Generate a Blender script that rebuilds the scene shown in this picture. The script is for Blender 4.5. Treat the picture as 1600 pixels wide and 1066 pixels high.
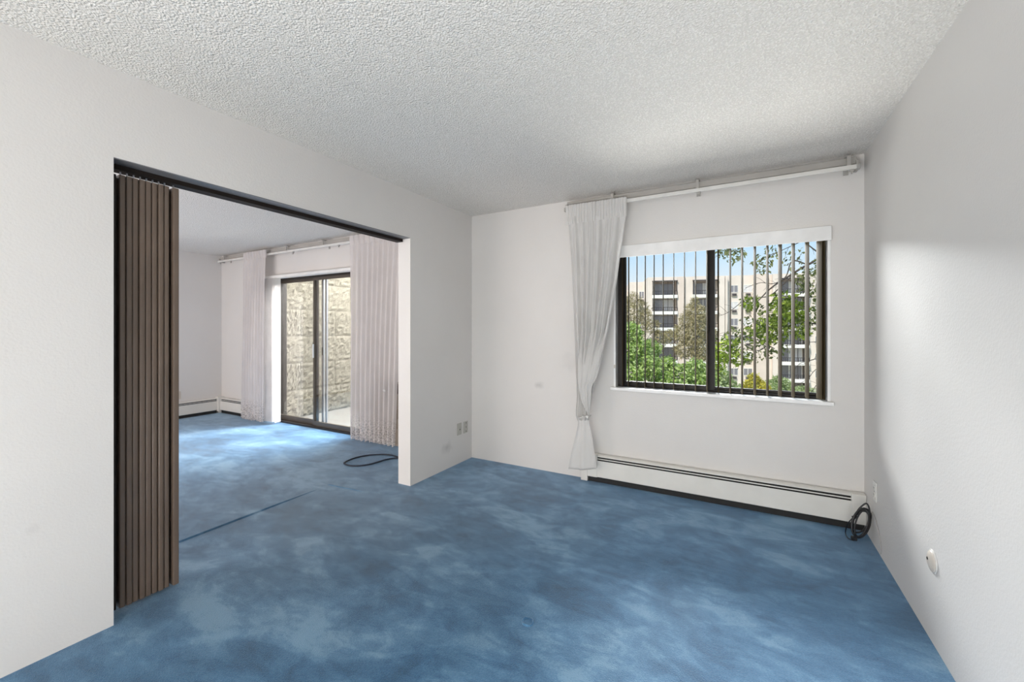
import bpy, bmesh, math, random
import numpy as np
from mathutils import Vector, Matrix
random.seed(7); rng = np.random.default_rng(7)
PI = math.pi
for o in list(bpy.data.objects): bpy.data.objects.remove(o)
S = bpy.context.scene; C = S.collection

# ------------------------------------------------------------------ camera, sky, sun, fill lights, exposure
F, YAW, HOR, EYE = 650.9, 0.5101, 514.4, 1.299      # focal length in px, yaw, horizon row, eye height
cam = bpy.data.cameras.new('camera'); co = bpy.data.objects.new('camera', cam); C.objects.link(co)
cam.sensor_width = 36; cam.lens = F/1600*36; cam.shift_y = -(533-HOR)/1600
cam.clip_start = 0.02; cam.clip_end = 500
co.location = (0, 0, EYE); co.rotation_euler = (PI/2, 0, YAW); S.camera = co

W = bpy.data.worlds.new('sky'); S.world = W; W.use_nodes = True
wn = W.node_tree; wn.nodes.clear()
out = wn.nodes.new('ShaderNodeOutputWorld'); bg = wn.nodes.new('ShaderNodeBackground')
tc = wn.nodes.new('ShaderNodeTexCoord'); sx = wn.nodes.new('ShaderNodeSeparateXYZ'); rp = wn.nodes.new('ShaderNodeValToRGB')
wn.links.new(tc.outputs['Generated'], sx.inputs[0]); wn.links.new(sx.outputs['Z'], rp.inputs[0])
e = rp.color_ramp.elements
e[0].position = 0.0; e[0].color = (.74, .78, .80, 1)
e[1].position = 0.9; e[1].color = (.20, .42, .78, 1)
for p_, c_ in ((.10, (.74, .84, .92, 1)), (.17, (.52, .74, .94, 1)), (.25, (.36, .63, .93, 1))):
    x = e.new(p_); x.color = c_
wn.links.new(rp.outputs[0], bg.inputs[0]); bg.inputs[1].default_value = 1.25
wn.links.new(bg.outputs[0], out.inputs[0])

def sun(name, d, strength, angle, col=(1, 1, 1)):
    l = bpy.data.lights.new(name, 'SUN'); l.energy = strength; l.angle = math.radians(angle); l.color = col
    o = bpy.data.objects.new(name, l); C.objects.link(o)
    o.rotation_euler = Vector(d).to_track_quat('-Z', 'Y').to_euler(); return o
def area(name, loc, d, sx_, sy_, power, col=(1, 1, 1)):
    l = bpy.data.lights.new(name, 'AREA'); l.shape = 'RECTANGLE'; l.size = sx_; l.size_y = sy_; l.energy = power; l.color = col
    o = bpy.data.objects.new(name, l); C.objects.link(o); o.location = loc
    o.rotation_euler = Vector(d).to_track_quat('-Z', 'Y').to_euler(); return o
sun('sun', (.25, .75, -.95), 6.2, 1.0, (1, .95, .88))
area('fill_dining', (-1.9, -1.3, 1.35), (1, .75, .0), 1.5, 1.9, 13, (1, .975, .94))  # added fill light behind the camera, not a real fixture
area('fill_dining_up', (-.6, -1.6, .10), (.12, .85, 1), 2.2, .22, 100, (1, .97, .93))  # added low uplight out of view, brightens the dining room ceiling
area('fill_living', (-4.9, -2.1, 1.5), (0, 1, .05), 3.2, 1.8, 24, (1, .90, .86))  # added unseen fill for the living room walls
area('fill_living_up', (-4.9, -1.2, .40), (0, .9, 1), 3.2, 1.7, 148, (1, .885, .835))  # added unseen uplight for the living room ceiling
area('fill_patio', (-3.9, 5.3, 3.9), (-.2, -.75, -.8), 2.5, 1.6, 1050, (.96, .98, 1))  # added outdoor panel, stands in for skylight through the patio door
area('fill_window', (-2.3, 8.6, 3.75), (.25, -.9, -.40), 3.4, 1.6, 1650, (.98, .99, 1))  # added outdoor panel, boosts window light on carpet and right wall
area('fill_window_low', (-1.2, 7.2, -1.9), (.1, -.85, .7), 4.5, 3.0, 850, (1, .98, .95))  # added panel below sill level, imitates ground bounce onto the ceiling
S.view_settings.view_transform = 'Standard'; S.view_settings.look = 'None'
S.view_settings.gamma = 1; S.view_settings.use_curve_mapping = False
S.view_settings.exposure = -0.07

# ------------------------------------------------------------------ measured room
XL, YB, XR, XF, YF, H = -2.4157, 3.4836, .6767, -7.177, -2.3, 2.44
YJ0, YJ1, TH, HD = .741, 2.595, .133, 2.054
_a = (-math.sin(YAW), math.cos(YAW)); _r = (math.cos(YAW), math.sin(YAW))
def ray(px, py):
    u = (px-800)/F; return Vector((_a[0]+u*_r[0], _a[1]+u*_r[1], (HOR-py)/F))
def onY(px, py, Y): d = ray(px, py); return Vector((0, 0, EYE))+d*(Y/d.y)
def onX(px, py, X): d = ray(px, py); return Vector((0, 0, EYE))+d*(X/d.x)
def onZ(px, py, Z): d = ray(px, py); return Vector((0, 0, EYE))+d*((Z-EYE)/d.z)

# ------------------------------------------------------------------ materials
def nodes(name):
    m = bpy.data.materials.new(name); m.use_nodes = True; t = m.node_tree
    return m, t, t.nodes['Principled BSDF'], t.nodes['Material Output']
def N(t, kind, **kw):
    n = t.nodes.new(kind)
    for k, v in kw.items():
        if k in n.inputs: n.inputs[k].default_value = v
        else: setattr(n, k, v)
    return n
def rgba(c): return (c[0], c[1], c[2], 1)
def noise(t, scale, detail=2, vec=None, rough=.5, dist=0):
    n = N(t, 'ShaderNodeTexNoise', Scale=scale, Detail=detail, Roughness=rough, Distortion=dist)
    if vec is None: vec = N(t, 'ShaderNodeTexCoord').outputs['Object']
    t.links.new(vec, n.inputs['Vector']); return n
def ramp(t, fac, stops):
    r = N(t, 'ShaderNodeValToRGB'); t.links.new(fac, r.inputs[0]); el = r.color_ramp.elements
    while len(el) > len(stops): el.remove(el[-1])
    for i, (p, c) in enumerate(stops):
        x = el[i] if i < 2 and i < len(el) else el.new(p)
        x.position = p; x.color = rgba(c) if not isinstance(c, (int, float)) else (c, c, c, 1)
    return r
def bump(t, b, h, strength, dist):
    n = N(t, 'ShaderNodeBump', Strength=strength, Distance=dist); t.links.new(h, n.inputs['Height'])
    t.links.new(n.outputs[0], b.inputs['Normal']); return n
def mat(name, col, rough=.5, metal=0, var=.06, scale=8, bmp=0, bscale=60, bdist=.002, spec=.5):
    m, t, b, o = nodes(name)
    n = noise(t, scale, 3)
    r = ramp(t, n.outputs[0], [(.3, [c*(1-var) for c in col]), (.7, [min(1, c*(1+var)) for c in col])])
    t.links.new(r.outputs[0], b.inputs['Base Color'])
    b.inputs['Roughness'].default_value = rough; b.inputs['Metallic'].default_value = metal
    b.inputs['Specular IOR Level'].default_value = spec
    if bmp: bump(t, b, noise(t, bscale, 3).outputs[0], bmp, bdist)
    return m
def wall_paint(name, col, smudges=()):
    m, t, b, o = nodes(name)
    tc = N(t, 'ShaderNodeTexCoord').outputs['Object']
    n = noise(t, 1.3, 4, tc); r = ramp(t, n.outputs[0], [(.3, [c*.965 for c in col]), (.7, [min(1, c*1.02) for c in col])])
    colout = r.outputs[0]
    for (cx, cy, cz, rx, ry, rz, amt) in smudges:          # hand and furniture marks
        mp = N(t, 'ShaderNodeMapping'); mp.vector_type = 'POINT'
        mp.inputs['Scale'].default_value = (1/rx, 1/ry, 1/rz); mp.inputs['Location'].default_value = (-cx/rx, -cy/ry, -cz/rz)
        t.links.new(tc, mp.inputs[0])
        ln = N(t, 'ShaderNodeVectorMath', operation='LENGTH'); t.links.new(mp.outputs[0], ln.inputs[0])
        n2 = noise(t, 14, 3, tc)
        ad = N(t, 'ShaderNodeMath', operation='MULTIPLY_ADD'); t.links.new(n2.outputs[0], ad.inputs[0]); ad.inputs[1].default_value = .9
        t.links.new(ln.outputs['Value'], ad.inputs[2])
        rr = ramp(t, ad.outputs[0], [(.45, amt), (1.0, 0.0)])
        mx = N(t, 'ShaderNodeMix', data_type='RGBA'); t.links.new(rr.outputs[0], mx.inputs[0])
        t.links.new(colout, mx.inputs[6]); mx.inputs[7].default_value = (.20, .20, .19, 1); colout = mx.outputs[2]
    t.links.new(colout, b.inputs['Base Color']); b.inputs['Roughness'].default_value = .55
    b.inputs['Specular IOR Level'].default_value = .35
    bump(t, b, noise(t, 110, 3, tc).outputs[0], .22, .004); return m
def glass(name, tint=(.95, .955, .95), ior=1.45):
    m, t, b, o = nodes(name); t.nodes.remove(b)
    tr = N(t, 'ShaderNodeBsdfTransparent', Color=rgba(tint)); gl = N(t, 'ShaderNodeBsdfGlossy', Roughness=.02)
    fr = N(t, 'ShaderNodeFresnel', IOR=ior); nz = noise(t, 3)
    ad = N(t, 'ShaderNodeMath', operation='MULTIPLY'); t.links.new(fr.outputs[0], ad.inputs[0]); ad.inputs[1].default_value = .28
    mx = N(t, 'ShaderNodeMixShader'); t.links.new(ad.outputs[0], mx.inputs[0]); t.links.new(tr.outputs[0], mx.inputs[1]); t.links.new(gl.outputs[0], mx.inputs[2])
    t.links.new(mx.outputs[0], o.inputs[0]); return m
def cloth(name, col, trans=.4, alpha=.05, lace=None):
    m, t, b, o = nodes(name); t.nodes.remove(b)
    tc = N(t, 'ShaderNodeTexCoord').outputs['Object']
    n = noise(t, 5, 3, tc); r = ramp(t, n.outputs[0], [(.3, [c*.94 for c in col]), (.7, col)])
    df = N(t, 'ShaderNodeBsdfDiffuse'); tl = N(t, 'ShaderNodeBsdfTranslucent'); tp = N(t, 'ShaderNodeBsdfTransparent')
    t.links.new(r.outputs[0], df.inputs[0]); t.links.new(r.outputs[0], tl.inputs[0])
    m1 = N(t, 'ShaderNodeMixShader', Fac=trans); t.links.new(df.outputs[0], m1.inputs[1]); t.links.new(tl.outputs[0], m1.inputs[2])
    m2 = N(t, 'ShaderNodeMixShader', Fac=alpha); t.links.new(m1.outputs[0], m2.inputs[1]); t.links.new(tp.outputs[0], m2.inputs[2])
    if lace:   # open-work flowers towards the hem
        v = N(t, 'ShaderNodeTexVoronoi', Scale=38, feature='DISTANCE_TO_EDGE'); t.links.new(tc, v.inputs['Vector'])
        vr = ramp(t, v.outputs['Distance'], [(.06, 0.0), (.16, 1.0)])
        s = N(t, 'ShaderNodeSeparateXYZ'); t.links.new(N(t, 'ShaderNodeNewGeometry').outputs['Position'], s.inputs[0])
        hz = N(t, 'ShaderNodeMapRange'); t.links.new(s.outputs['Z'], hz.inputs['Value'])
        hz.inputs['From Min'].default_value = lace; hz.inputs['From Max'].default_value = lace*.45
        hz.inputs['To Min'].default_value = 0; hz.inputs['To Max'].default_value = .40
        mu = N(t, 'ShaderNodeMath', operation='MULTIPLY'); t.links.new(vr.outputs[0], mu.inputs[0]); t.links.new(hz.outputs[0], mu.inputs[1])
        ad = N(t, 'ShaderNodeMath', operation='ADD'); t.links.new(mu.outputs[0], ad.inputs[0]); ad.inputs[1].default_value = alpha
        t.links.new(ad.outputs[0], m2.inputs[0])
    t.links.new(m2.outputs[0], o.inputs[0]); return m
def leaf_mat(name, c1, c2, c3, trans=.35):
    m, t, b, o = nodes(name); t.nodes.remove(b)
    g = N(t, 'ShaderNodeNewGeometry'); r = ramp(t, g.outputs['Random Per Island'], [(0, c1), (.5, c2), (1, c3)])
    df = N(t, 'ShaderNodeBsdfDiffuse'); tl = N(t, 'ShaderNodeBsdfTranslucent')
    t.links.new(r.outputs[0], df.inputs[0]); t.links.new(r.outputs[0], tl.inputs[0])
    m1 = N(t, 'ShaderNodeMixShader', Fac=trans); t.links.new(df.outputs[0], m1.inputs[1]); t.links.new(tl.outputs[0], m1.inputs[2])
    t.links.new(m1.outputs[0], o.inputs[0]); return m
def carpet_mat():
    m, t, b, o = nodes('blue_carpet'); tc = N(t, 'ShaderNodeTexCoord').outputs['Object']
    # pile brushed in different directions: soft large patches, vacuum wedges, fine tufts
    n1 = noise(t, 1.5, 4, tc, .6, 1.2)
    mp = N(t, 'ShaderNodeMapping'); t.links.new(tc, mp.inputs[0]); mp.inputs['Rotation'].default_value = (0, 0, .9); mp.inputs['Scale'].default_value = (1.0, 2.0, 1)
    n2 = noise(t, 1.5, 5, mp.outputs[0], .6, .9)
    mp2 = N(t, 'ShaderNodeMapping'); t.links.new(tc, mp2.inputs[0]); mp2.inputs['Rotation'].default_value = (0, 0, -.55); mp2.inputs['Scale'].default_value = (1, 2.6, 1)
    dn = N(t, 'ShaderNodeMix', data_type='VECTOR'); dn.inputs[0].default_value = .16
    t.links.new(mp2.outputs[0], dn.inputs[4]); t.links.new(noise(t, 2.4, 3, tc).outputs['Color'], dn.inputs[5])
    v = N(t, 'ShaderNodeTexVoronoi', Scale=1.9, feature='SMOOTH_F1', Smoothness=.12); t.links.new(dn.outputs[1], v.inputs['Vector'])
    vs = N(t, 'ShaderNodeSeparateColor'); t.links.new(v.outputs['Color'], vs.inputs[0])
    n4 = noise(t, 7, 4, tc, .65, .6)
    def mul_add(a, k, c):
        q = N(t, 'ShaderNodeMath', operation='MULTIPLY_ADD'); t.links.new(a, q.inputs[0]); q.inputs[1].default_value = k
        if isinstance(c, float): q.inputs[2].default_value = c
        else: t.links.new(c, q.inputs[2])
        return q.outputs[0]
    def strokes(rot, sc, scale, dist):
        m_ = N(t, 'ShaderNodeMapping'); t.links.new(tc, m_.inputs[0]); m_.inputs['Rotation'].default_value = (0, 0, rot); m_.inputs['Scale'].default_value = sc
        return ramp(t, noise(t, scale, 3, m_.outputs[0], .5, dist).outputs[0], [(.49, 0.0), (.53, 1.0)]).outputs[0]
    k1 = strokes(.35, (1, 1.7, 1), 1.3, 1.2); k2 = strokes(-.75, (1, 1.9, 1), 2.2, 1.4); k3 = strokes(1.3, (1, 1.5, 1), 4.2, 1.0)
    n6 = noise(t, 3.2, 8, mp.outputs[0], .72, 1.6)
    s = mul_add(n1.outputs[0], .70, -.53); s = mul_add(k1, .085, s); s = mul_add(k2, .07, s); s = mul_add(k3, .06, s); s = mul_add(n2.outputs[0], .40, s); s = mul_add(vs.outputs[0], .17, s); s = mul_add(n4.outputs[0], .22, s); s = mul_add(n6.outputs[0], .42, s)
    n5 = noise(t, 210, 3, tc, .7); s = mul_add(n5.outputs[0], .34, s); s = mul_add(n5.outputs[0], -.06, s); s = mul_add(noise(t, 115, 2, tc).outputs[0], .26, s); s = mul_add(n5.outputs[0], -.001, s)
    r0 = ramp(t, s, [(.50, (.020, .088, .185)), (.70, (.046, .165, .330)), (.86, (.098, .255, .450)), (1.0, (.19, .37, .55))])
    # greyer, soiled pile where people walk: through the doorway and along the partition
    gr = ramp(t, s, [(.50, (.015, .055, .105)), (.70, (.036, .104, .185)), (.86, (.080, .168, .265)), (1.0, (.17, .28, .39))])
    mk = N(t, 'ShaderNodeMapping'); t.links.new(tc, mk.inputs[0]); mk.inputs['Location'].default_value = (2.6/1.9, -1.9/1.3, 0); mk.inputs['Scale'].default_value = (1/1.9, 1/1.3, 1)
    ln = N(t, 'ShaderNodeVectorMath', operation='LENGTH'); t.links.new(mk.outputs[0], ln.inputs[0])
    md = mul_add(n1.outputs[0], 1.1, ln.outputs['Value']); md = mul_add(n4.outputs[0], .5, md); md = mul_add(md, .45, 0.0)
    rk = ramp(t, md, [(.44, .85), (.95, .05)])
    r = N(t, 'ShaderNodeMix', data_type='RGBA'); t.links.new(rk.outputs[0], r.inputs[0]); t.links.new(r0.outputs[0], r.inputs[6]); t.links.new(gr.outputs[0], r.inputs[7])
    t.links.new(r.outputs[2], b.inputs['Base Color'])
    b.inputs['Roughness'].default_value = .44; b.inputs['Specular IOR Level'].default_value = .42; b.inputs['Specular Tint'].default_value = (.62, .82, 1, 1)
    b.inputs['Sheen Weight'].default_value = .6; b.inputs['Sheen Roughness'].default_value = .38; b.inputs['Sheen Tint'].default_value = (.75, .88, 1, 1)
    hs = mul_add(noise(t, 430, 2, tc).outputs[0], .8, noise(t, 190, 2, tc).outputs[0])
    bump(t, b, hs, .6, .004); return m
def popcorn_mat():
    m, t, b, o = nodes('popcorn_ceiling'); tc = N(t, 'ShaderNodeTexCoord').outputs['Object']
    n = noise(t, 105, 3, tc, .6); v = N(t, 'ShaderNodeTexVoronoi', Scale=120); t.links.new(tc, v.inputs['Vector'])
    sb = N(t, 'ShaderNodeMath', operation='MULTIPLY_ADD'); t.links.new(v.outputs['Distance'], sb.inputs[0]); sb.inputs[1].default_value = -.9
    t.links.new(n.outputs[0], sb.inputs[2])
    r = ramp(t, sb.outputs[0], [(-.15, (.76, .735, .695)), (.35, (.92, .895, .855))])
    t.links.new(r.outputs[0], b.inputs['Base Color']); b.inputs['Roughness'].default_value = .95; b.inputs['Specular IOR Level'].default_value = .1
    bump(t, b, sb.outputs[0], .8, .009); return m
def block_mat():
    m, t, b, o = nodes('split_face_block'); tc = N(t, 'ShaderNodeTexCoord').outputs['Object']
    g = N(t, 'ShaderNodeObjectInfo'); n = noise(t, 22, 5, tc, .65)
    r = ramp(t, n.outputs[0], [(.3, (.16, .145, .108)), (.7, (.25, .23, .18))])
    hs = N(t, 'ShaderNodeHueSaturation'); t.links.new(r.outputs[0], hs.inputs['Color'])
    mr = N(t, 'ShaderNodeMapRange'); t.links.new(g.outputs['Random'], mr.inputs[0]); mr.inputs[3].default_value = .9; mr.inputs[4].default_value = 1.08
    t.links.new(mr.outputs[0], hs.inputs['Value']); t.links.new(hs.outputs[0], b.inputs['Base Color']); b.inputs['Roughness'].default_value = .95
    bump(t, b, noise(t, 48, 6, tc, .75).outputs[0], 1.0, .03); return m
def ground_mat():
    m, t, b, o = nodes('lawn'); n = noise(t, .8, 6)
    r = ramp(t, n.outputs[0], [(.35, (.16, .20, .09)), (.65, (.42, .42, .30))]); t.links.new(r.outputs[0], b.inputs['Base Color']); b.inputs['Roughness'].default_value = 1; return m

PAINT = wall_paint('wall_paint', (.705, .688, .668))
PAINT_B = wall_paint('wall_paint_back', (.705, .688, .668), [(-1.66, YB, .78, .10, .3, .07, .30), (-1.30, YB, 1.0, .3, .3, .22, .12)])
PAINT_L = wall_paint('wall_paint_partition', (.705, .688, .668), [(XL, 3.08, .20, .3, .17, .12, .34), (XL, .50, .52, .3, .05, .05, .10)])
POP = popcorn_mat(); CARPET = carpet_mat(); BLOCK = block_mat(); LAWN = ground_mat()
WHITE = mat('white_enamel', (.80, .80, .78), .35); TRIM = mat('white_trim', (.86, .86, .85), .4)
HEAT = mat('heater_enamel', (.74, .73, .69), .4, var=.03); DARK = mat('dark_slot', (.012, .012, .012), .7)
BRONZE = mat('bronze_aluminium', (.013, .009, .006), .55, .0); TAN = mat('tan_slat_vinyl', (.058, .043, .021), .75, var=.05, spec=.12)
BROWN = mat('brown_pleat_vinyl', (.135, .098, .074), .38, var=.10, scale=5); BROWND = mat('brown_track', (.018, .013, .011), .6, spec=.2)
HEADER_SHADE = mat('header_shade_grey', (.20, .20, .21), .45, .2)
GLASS = glass('window_glass'); GLASSD = glass('patio_glass', (.90, .89, .87))
SHEER = cloth('white_sheer', (.84, .835, .82), .38, .03); LACE = cloth('lace_sheer', (.80, .765, .755), .34, .10, lace=.34)
RODM = mat('white_rod_metal', (.70, .69, .66), .35); RODG = mat('shaded_grey_rod_metal', (.40, .385, .36), .45); PLATE = mat('almond_plastic', (.46, .45, .41), .4); PLATEW = mat('white_plastic', (.76, .75, .72), .35)
PLATEG = mat('beige_plastic', (.60, .55, .49), .35)
BLACK = mat('black_rubber', (.010, .011, .014), .35); CORDW = mat('grey_cable', (.42, .41, .40), .5)
NAVY = mat('dark_blue_cord', (.015, .022, .04), .4)
VANE = mat('white_vane_vinyl', (.76, .73, .72), .4); ALU = mat('silver_aluminium', (.55, .57, .62), .3, .8); PTAC = mat('beige_cabinet', (.40, .35, .29), .5); PTACD = mat('brown_grille', (.13, .095, .07), .5)
CONC = mat('balcony_concrete', (.17, .155, .13), .9, bmp=.3); STUCCO = mat('cream_stucco', (.70, .61, .535), .95, scale=.6, bmp=.2); STUCCO2 = mat('pink_beige_stucco', (.66, .55, .475), .95, scale=.6)
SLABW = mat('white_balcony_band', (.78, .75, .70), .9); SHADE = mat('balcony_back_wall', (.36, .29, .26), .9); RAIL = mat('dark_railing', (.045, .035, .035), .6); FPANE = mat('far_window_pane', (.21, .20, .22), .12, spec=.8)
CURT = mat('far_window_curtain', (.62, .60, .60), .8); ACM = mat('air_conditioner_grey', (.33, .30, .28), .6); ROOFM = mat('flat_roof', (.45, .43, .40), .9)
BARK = mat('dark_bark', (.055, .042, .032), .9, scale=14, bmp=.4, bscale=40); BARKL = mat('grey_bark', (.16, .13, .10), .9, scale=14)

# ------------------------------------------------------------------ mesh helpers
class MB:
    def __init__(s): s.bm = bmesh.new()
    def box(s, x0, x1, y0, y1, z0, z1, bev=0):
        vs = [s.bm.verts.new(p) for p in ((x0,y0,z0),(x1,y0,z0),(x1,y1,z0),(x0,y1,z0),(x0,y0,z1),(x1,y0,z1),(x1,y1,z1),(x0,y1,z1))]
        fs = [s.bm.faces.new([vs[i] for i in f]) for f in ((0,3,2,1),(4,5,6,7),(0,1,5,4),(1,2,6,5),(2,3,7,6),(3,0,4,7))]
        if bev:
            ed = list({e for f in fs for e in f.edges}); bmesh.ops.bevel(s.bm, geom=ed, offset=bev, segments=2, affect='EDGES', profile=.5)
        return s
    def prism(s, pts, axis, a0, a1):        # closed profile extruded along an axis
        def P(u, v, w): return {'x': (w, u, v), 'y': (u, w, v), 'z': (u, v, w)}[axis]
        A = [s.bm.verts.new(P(u, v, a0)) for u, v in pts]; B = [s.bm.verts.new(P(u, v, a1)) for u, v in pts]; n = len(pts)
        s.bm.faces.new(A); s.bm.faces.new(B[::-1])
        for i in range(n): s.bm.faces.new((A[i], B[i], B[(i+1) % n], A[(i+1) % n]))
        return s
    def tube(s, pts, r, seg=8, r1=None):
        pts = [Vector(p) for p in pts]; rings = []; n = len(pts); up = Vector((0, 0, 1)); prev = None
        for i, p in enumerate(pts):
            d = (pts[min(i+1, n-1)]-pts[max(i-1, 0)]).normalized()
            if prev is None: u = d.cross(up if abs(d.z) < .9 else Vector((1, 0, 0))).normalized()
            else: u = (prev-d*prev.dot(d)).normalized()
            prev = u; v = d.cross(u); rr = r if r1 is None else r+(r1-r)*i/(n-1)
            rings.append([s.bm.verts.new(p+(u*math.cos(2*PI*k/seg)+v*math.sin(2*PI*k/seg))*rr) for k in range(seg)])
        for a, b in zip(rings, rings[1:]):
            for k in range(seg): s.bm.faces.new((a[k], a[(k+1) % seg], b[(k+1) % seg], b[k]))
        s.bm.faces.new(rings[0][::-1]); s.bm.faces.new(rings[-1]); return s
    def lathe(s, prof, M, seg=24):          # (radius, height) profile, spun about local z, placed by M
        R = []
        for r, h in prof: R.append([s.bm.verts.new(M @ Vector((r*math.cos(2*PI*k/seg), r*math.sin(2*PI*k/seg), h))) for k in range(seg)])
        for a, b in zip(R, R[1:]):
            for k in range(seg): s.bm.faces.new((a[k], a[(k+1) % seg], b[(k+1) % seg], b[k]))
        s.bm.faces.new(R[0][::-1]); s.bm.faces.new(R[-1]); return s
    def grid(s, rows):
        V = [[s.bm.verts.new(p) for p in r] for r in rows]
        for a, b in zip(V, V[1:]):
            for k in range(len(a)-1): s.bm.faces.new((a[k], a[k+1], b[k+1], b[k]))
        return s
    def build(s, name, m, parent=None, smooth=False, recalc=True, kind=None):
        if recalc: bmesh.ops.recalc_face_normals(s.bm, faces=s.bm.faces)
        me = bpy.data.meshes.new(name); s.bm.to_mesh(me); s.bm.free(); me.materials.append(m)
        if smooth:
            for p in me.polygons: p.use_smooth = True
            if smooth == 'auto':
                try: me.set_sharp_from_angle(angle=math.radians(40))
                except Exception: pass
        o = bpy.data.objects.new(name, me); C.objects.link(o)
        if parent: attach(o, parent)
        if kind: o['kind'] = kind
        return o
def attach(o, parent):                       # meshes are modelled in world space; keep them there
    M = Matrix.Translation(-world_loc(parent)); o.data.transform(M); o.parent = parent
def world_loc(o):
    v = Vector(o.location)
    while o.parent: o = o.parent; v += Vector(o.location)
    return v
def thing(name, loc, label, cat, group=None, kind=None):
    o = bpy.data.objects.new(name, None); C.objects.link(o); o.location = loc; o.empty_display_size = .1
    return tag(o, label, cat, group, kind)
def tag(o, label=None, cat=None, group=None, kind=None):
    for k, v in (('label', label), ('category', cat), ('group', group), ('kind', kind)):
        if v: o[k] = v
    return o
def pymesh(name, V, Fc, m, parent=None, smooth=False, kind=None):
    me = bpy.data.meshes.new(name); me.from_pydata([tuple(v) for v in V], [], [tuple(f) for f in Fc]); me.materials.append(m)
    if smooth:
        for p in me.polygons: p.use_smooth = True
    o = bpy.data.objects.new(name, me); C.objects.link(o)
    if parent: attach(o, parent)
    if kind: o['kind'] = kind
    return o
def struct(name, mb, m, label, cat):
    return tag(mb.build(name, m), label, cat, None, 'structure')

# ------------------------------------------------------------------ room shell
fl = struct('floor', MB().box(XF-.05, XR+.05, YF-.05, YB+.02, -.12, 0), CARPET, 'worn blue cut pile carpet with brushed marks covering both rooms', 'floor')
def ridge(pts, w, h):
    mb = MB(); rows = []
    for k in range(9):
        a = -1+2*k/8; row = []
        for i, p in enumerate(pts):
            q = pts[min(i+1, len(pts)-1)]-pts[max(i-1, 0)]; n = Vector((-q.y, q.x, 0)).normalized()
            f = 1 if i < len(pts)-1 else .05
            row.append(Vector((p.x, p.y, -.002))+n*(a*w)+Vector((0, 0, h*f*(math.cos(a*PI)+1)/2)))
        rows.append(row)
    return mb.grid(rows)
V3 = lambda x, y, z=0: Vector((x, y, z))
seam = ridge([V3(-3.02, -.5), V3(-3.02, .6), V3(-3.012, 1.22), V3(-3.022, 1.8), V3(-3.033, 2.296)], .020, .011).build('carpet_seam', CARPET, fl, True)
ridge([V3(-3.035, 2.290), V3(-2.9, 2.30), V3(-2.75, 2.318), V3(-2.604, 2.333)], .016, .008).build('carpet_seam', CARPET, fl, True)
dent = MB()
dr = []
for k in range(33):
    a = 2*PI*k/32; row = []
    for j in range(9):
        b = PI*j/8; rr = .024+.005*math.cos(b); row.append((-.84+rr*math.cos(a), 1.645+rr*math.sin(a), -.001+.010*math.sin(b)*(.75+.25*math.sin(a*3))))
    dr.append(row)
dent.grid(dr).build('furniture_dent', CARPET, fl, True)

struct('ceiling', MB().box(XF-.05, XR+.05, YF-.05, YB+.02, H, H+.25), POP, 'white popcorn textured ceiling over both rooms', 'ceiling')
WX0, WX1, WZ0, WZ1 = -.966, .500, .800, 1.985        # window opening
DX0, DX1, DZ1 = -5.87, -4.05, 2.03                  # patio door opening
YE = YB+.21
wb = MB()
for (x0, x1, z0, z1) in ((XF-.05, DX0, 0, H), (DX0, DX1, DZ1, H), (DX1, WX0, 0, H), (WX0, WX1, 0, WZ0), (WX0, WX1, WZ1, H), (WX1, XR+.25, 0, H)):
    wb.box(x0, x1, YB, YE, z0, z1)
bmesh.ops.remove_doubles(wb.bm, verts=wb.bm.verts, dist=1e-5)
struct('wall_back', wb, PAINT_B, 'white outside wall with the window and the patio door', 'wall')
wl = MB()
wl.box(XL-TH, XL, YF, YJ0, 0, H).box(XL-TH, XL, YJ0, YJ1, HD, H).box(XL-TH, XL, YJ1, YB, 0, H)
struct('wall_left', wl, PAINT_L, 'white partition wall with the wide doorway to the living room', 'wall')
struct('wall_right', MB().box(XR, XR+.2, YF, YB, 0, H), PAINT, 'plain white right wall of the dining room', 'wall')
struct('wall_far_left', MB().box(XF-.2, XF, YF, YB, 0, H), PAINT, 'white far end wall of the living room beyond the doorway', 'wall')
struct('wall_front', MB().box(XF-.2, XR+.2, YF-.2, YF, 0, H), PAINT, 'white wall behind the viewer', 'wall')
struct('header_shade_1', MB().box(XL-.080, XL-.003, YJ0, YJ1, HD-.004, HD), HEADER_SHADE, 'grey strip painting the shade under the doorway header', 'trim')  # added strip; its grey stands in for the header's shaded underside

# ------------------------------------------------------------------ main window
w1 = thing('window_1', (-.23, YB+.1, WZ0), 'bronze sliding window with a white sill in the back wall', 'window', None, 'structure')
fy0, fy1 = YB+.075, YB+.15
mb = MB()
mb.box(WX0+.016, WX0+.060, fy0, fy1, WZ0+.012, WZ1).box(WX1-.048, WX1-.016, fy0, fy1, WZ0+.012, WZ1).box(WX0+.06, WX1-.048, fy0, fy1, WZ0+.012, WZ0+.028).box(WX0+.06, WX1-.048, fy0, fy1, WZ1-.03, WZ1)
mb.build('window_frame', BRONZE, w1)
def sash(x0, x1, z0, z1, y0, y1, st, bt, parent, gl, ml=BRONZE, name='sash', st2=None):
    st2 = st2 or st
    m = MB().box(x0, x0+st, y0, y1, z0, z1).box(x1-st2, x1, y0, y1, z0, z1).box(x0+st, x1-st2, y0, y1, z0, z0+bt).box(x0+st, x1-st2, y0, y1, z1-.035, z1)
    f = m.build(name, ml, parent)
    MB().box(x0+st, x1-st2, (y0+y1)/2-.003, (y0+y1)/2+.003, z0+bt, z1-.035).build('glass_pane', gl, f); return f
sash(WX0+.060, -.205, WZ0+.028, WZ1-.03, fy0+.005, fy0+.030, .022, .030, w1, GLASS, st2=.058)
sash(-.24, WX1-.048, WZ0+.028, WZ1-.03, fy0+.037, fy0+.065, .035, .022, w1, GLASS, st2=.012)
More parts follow.
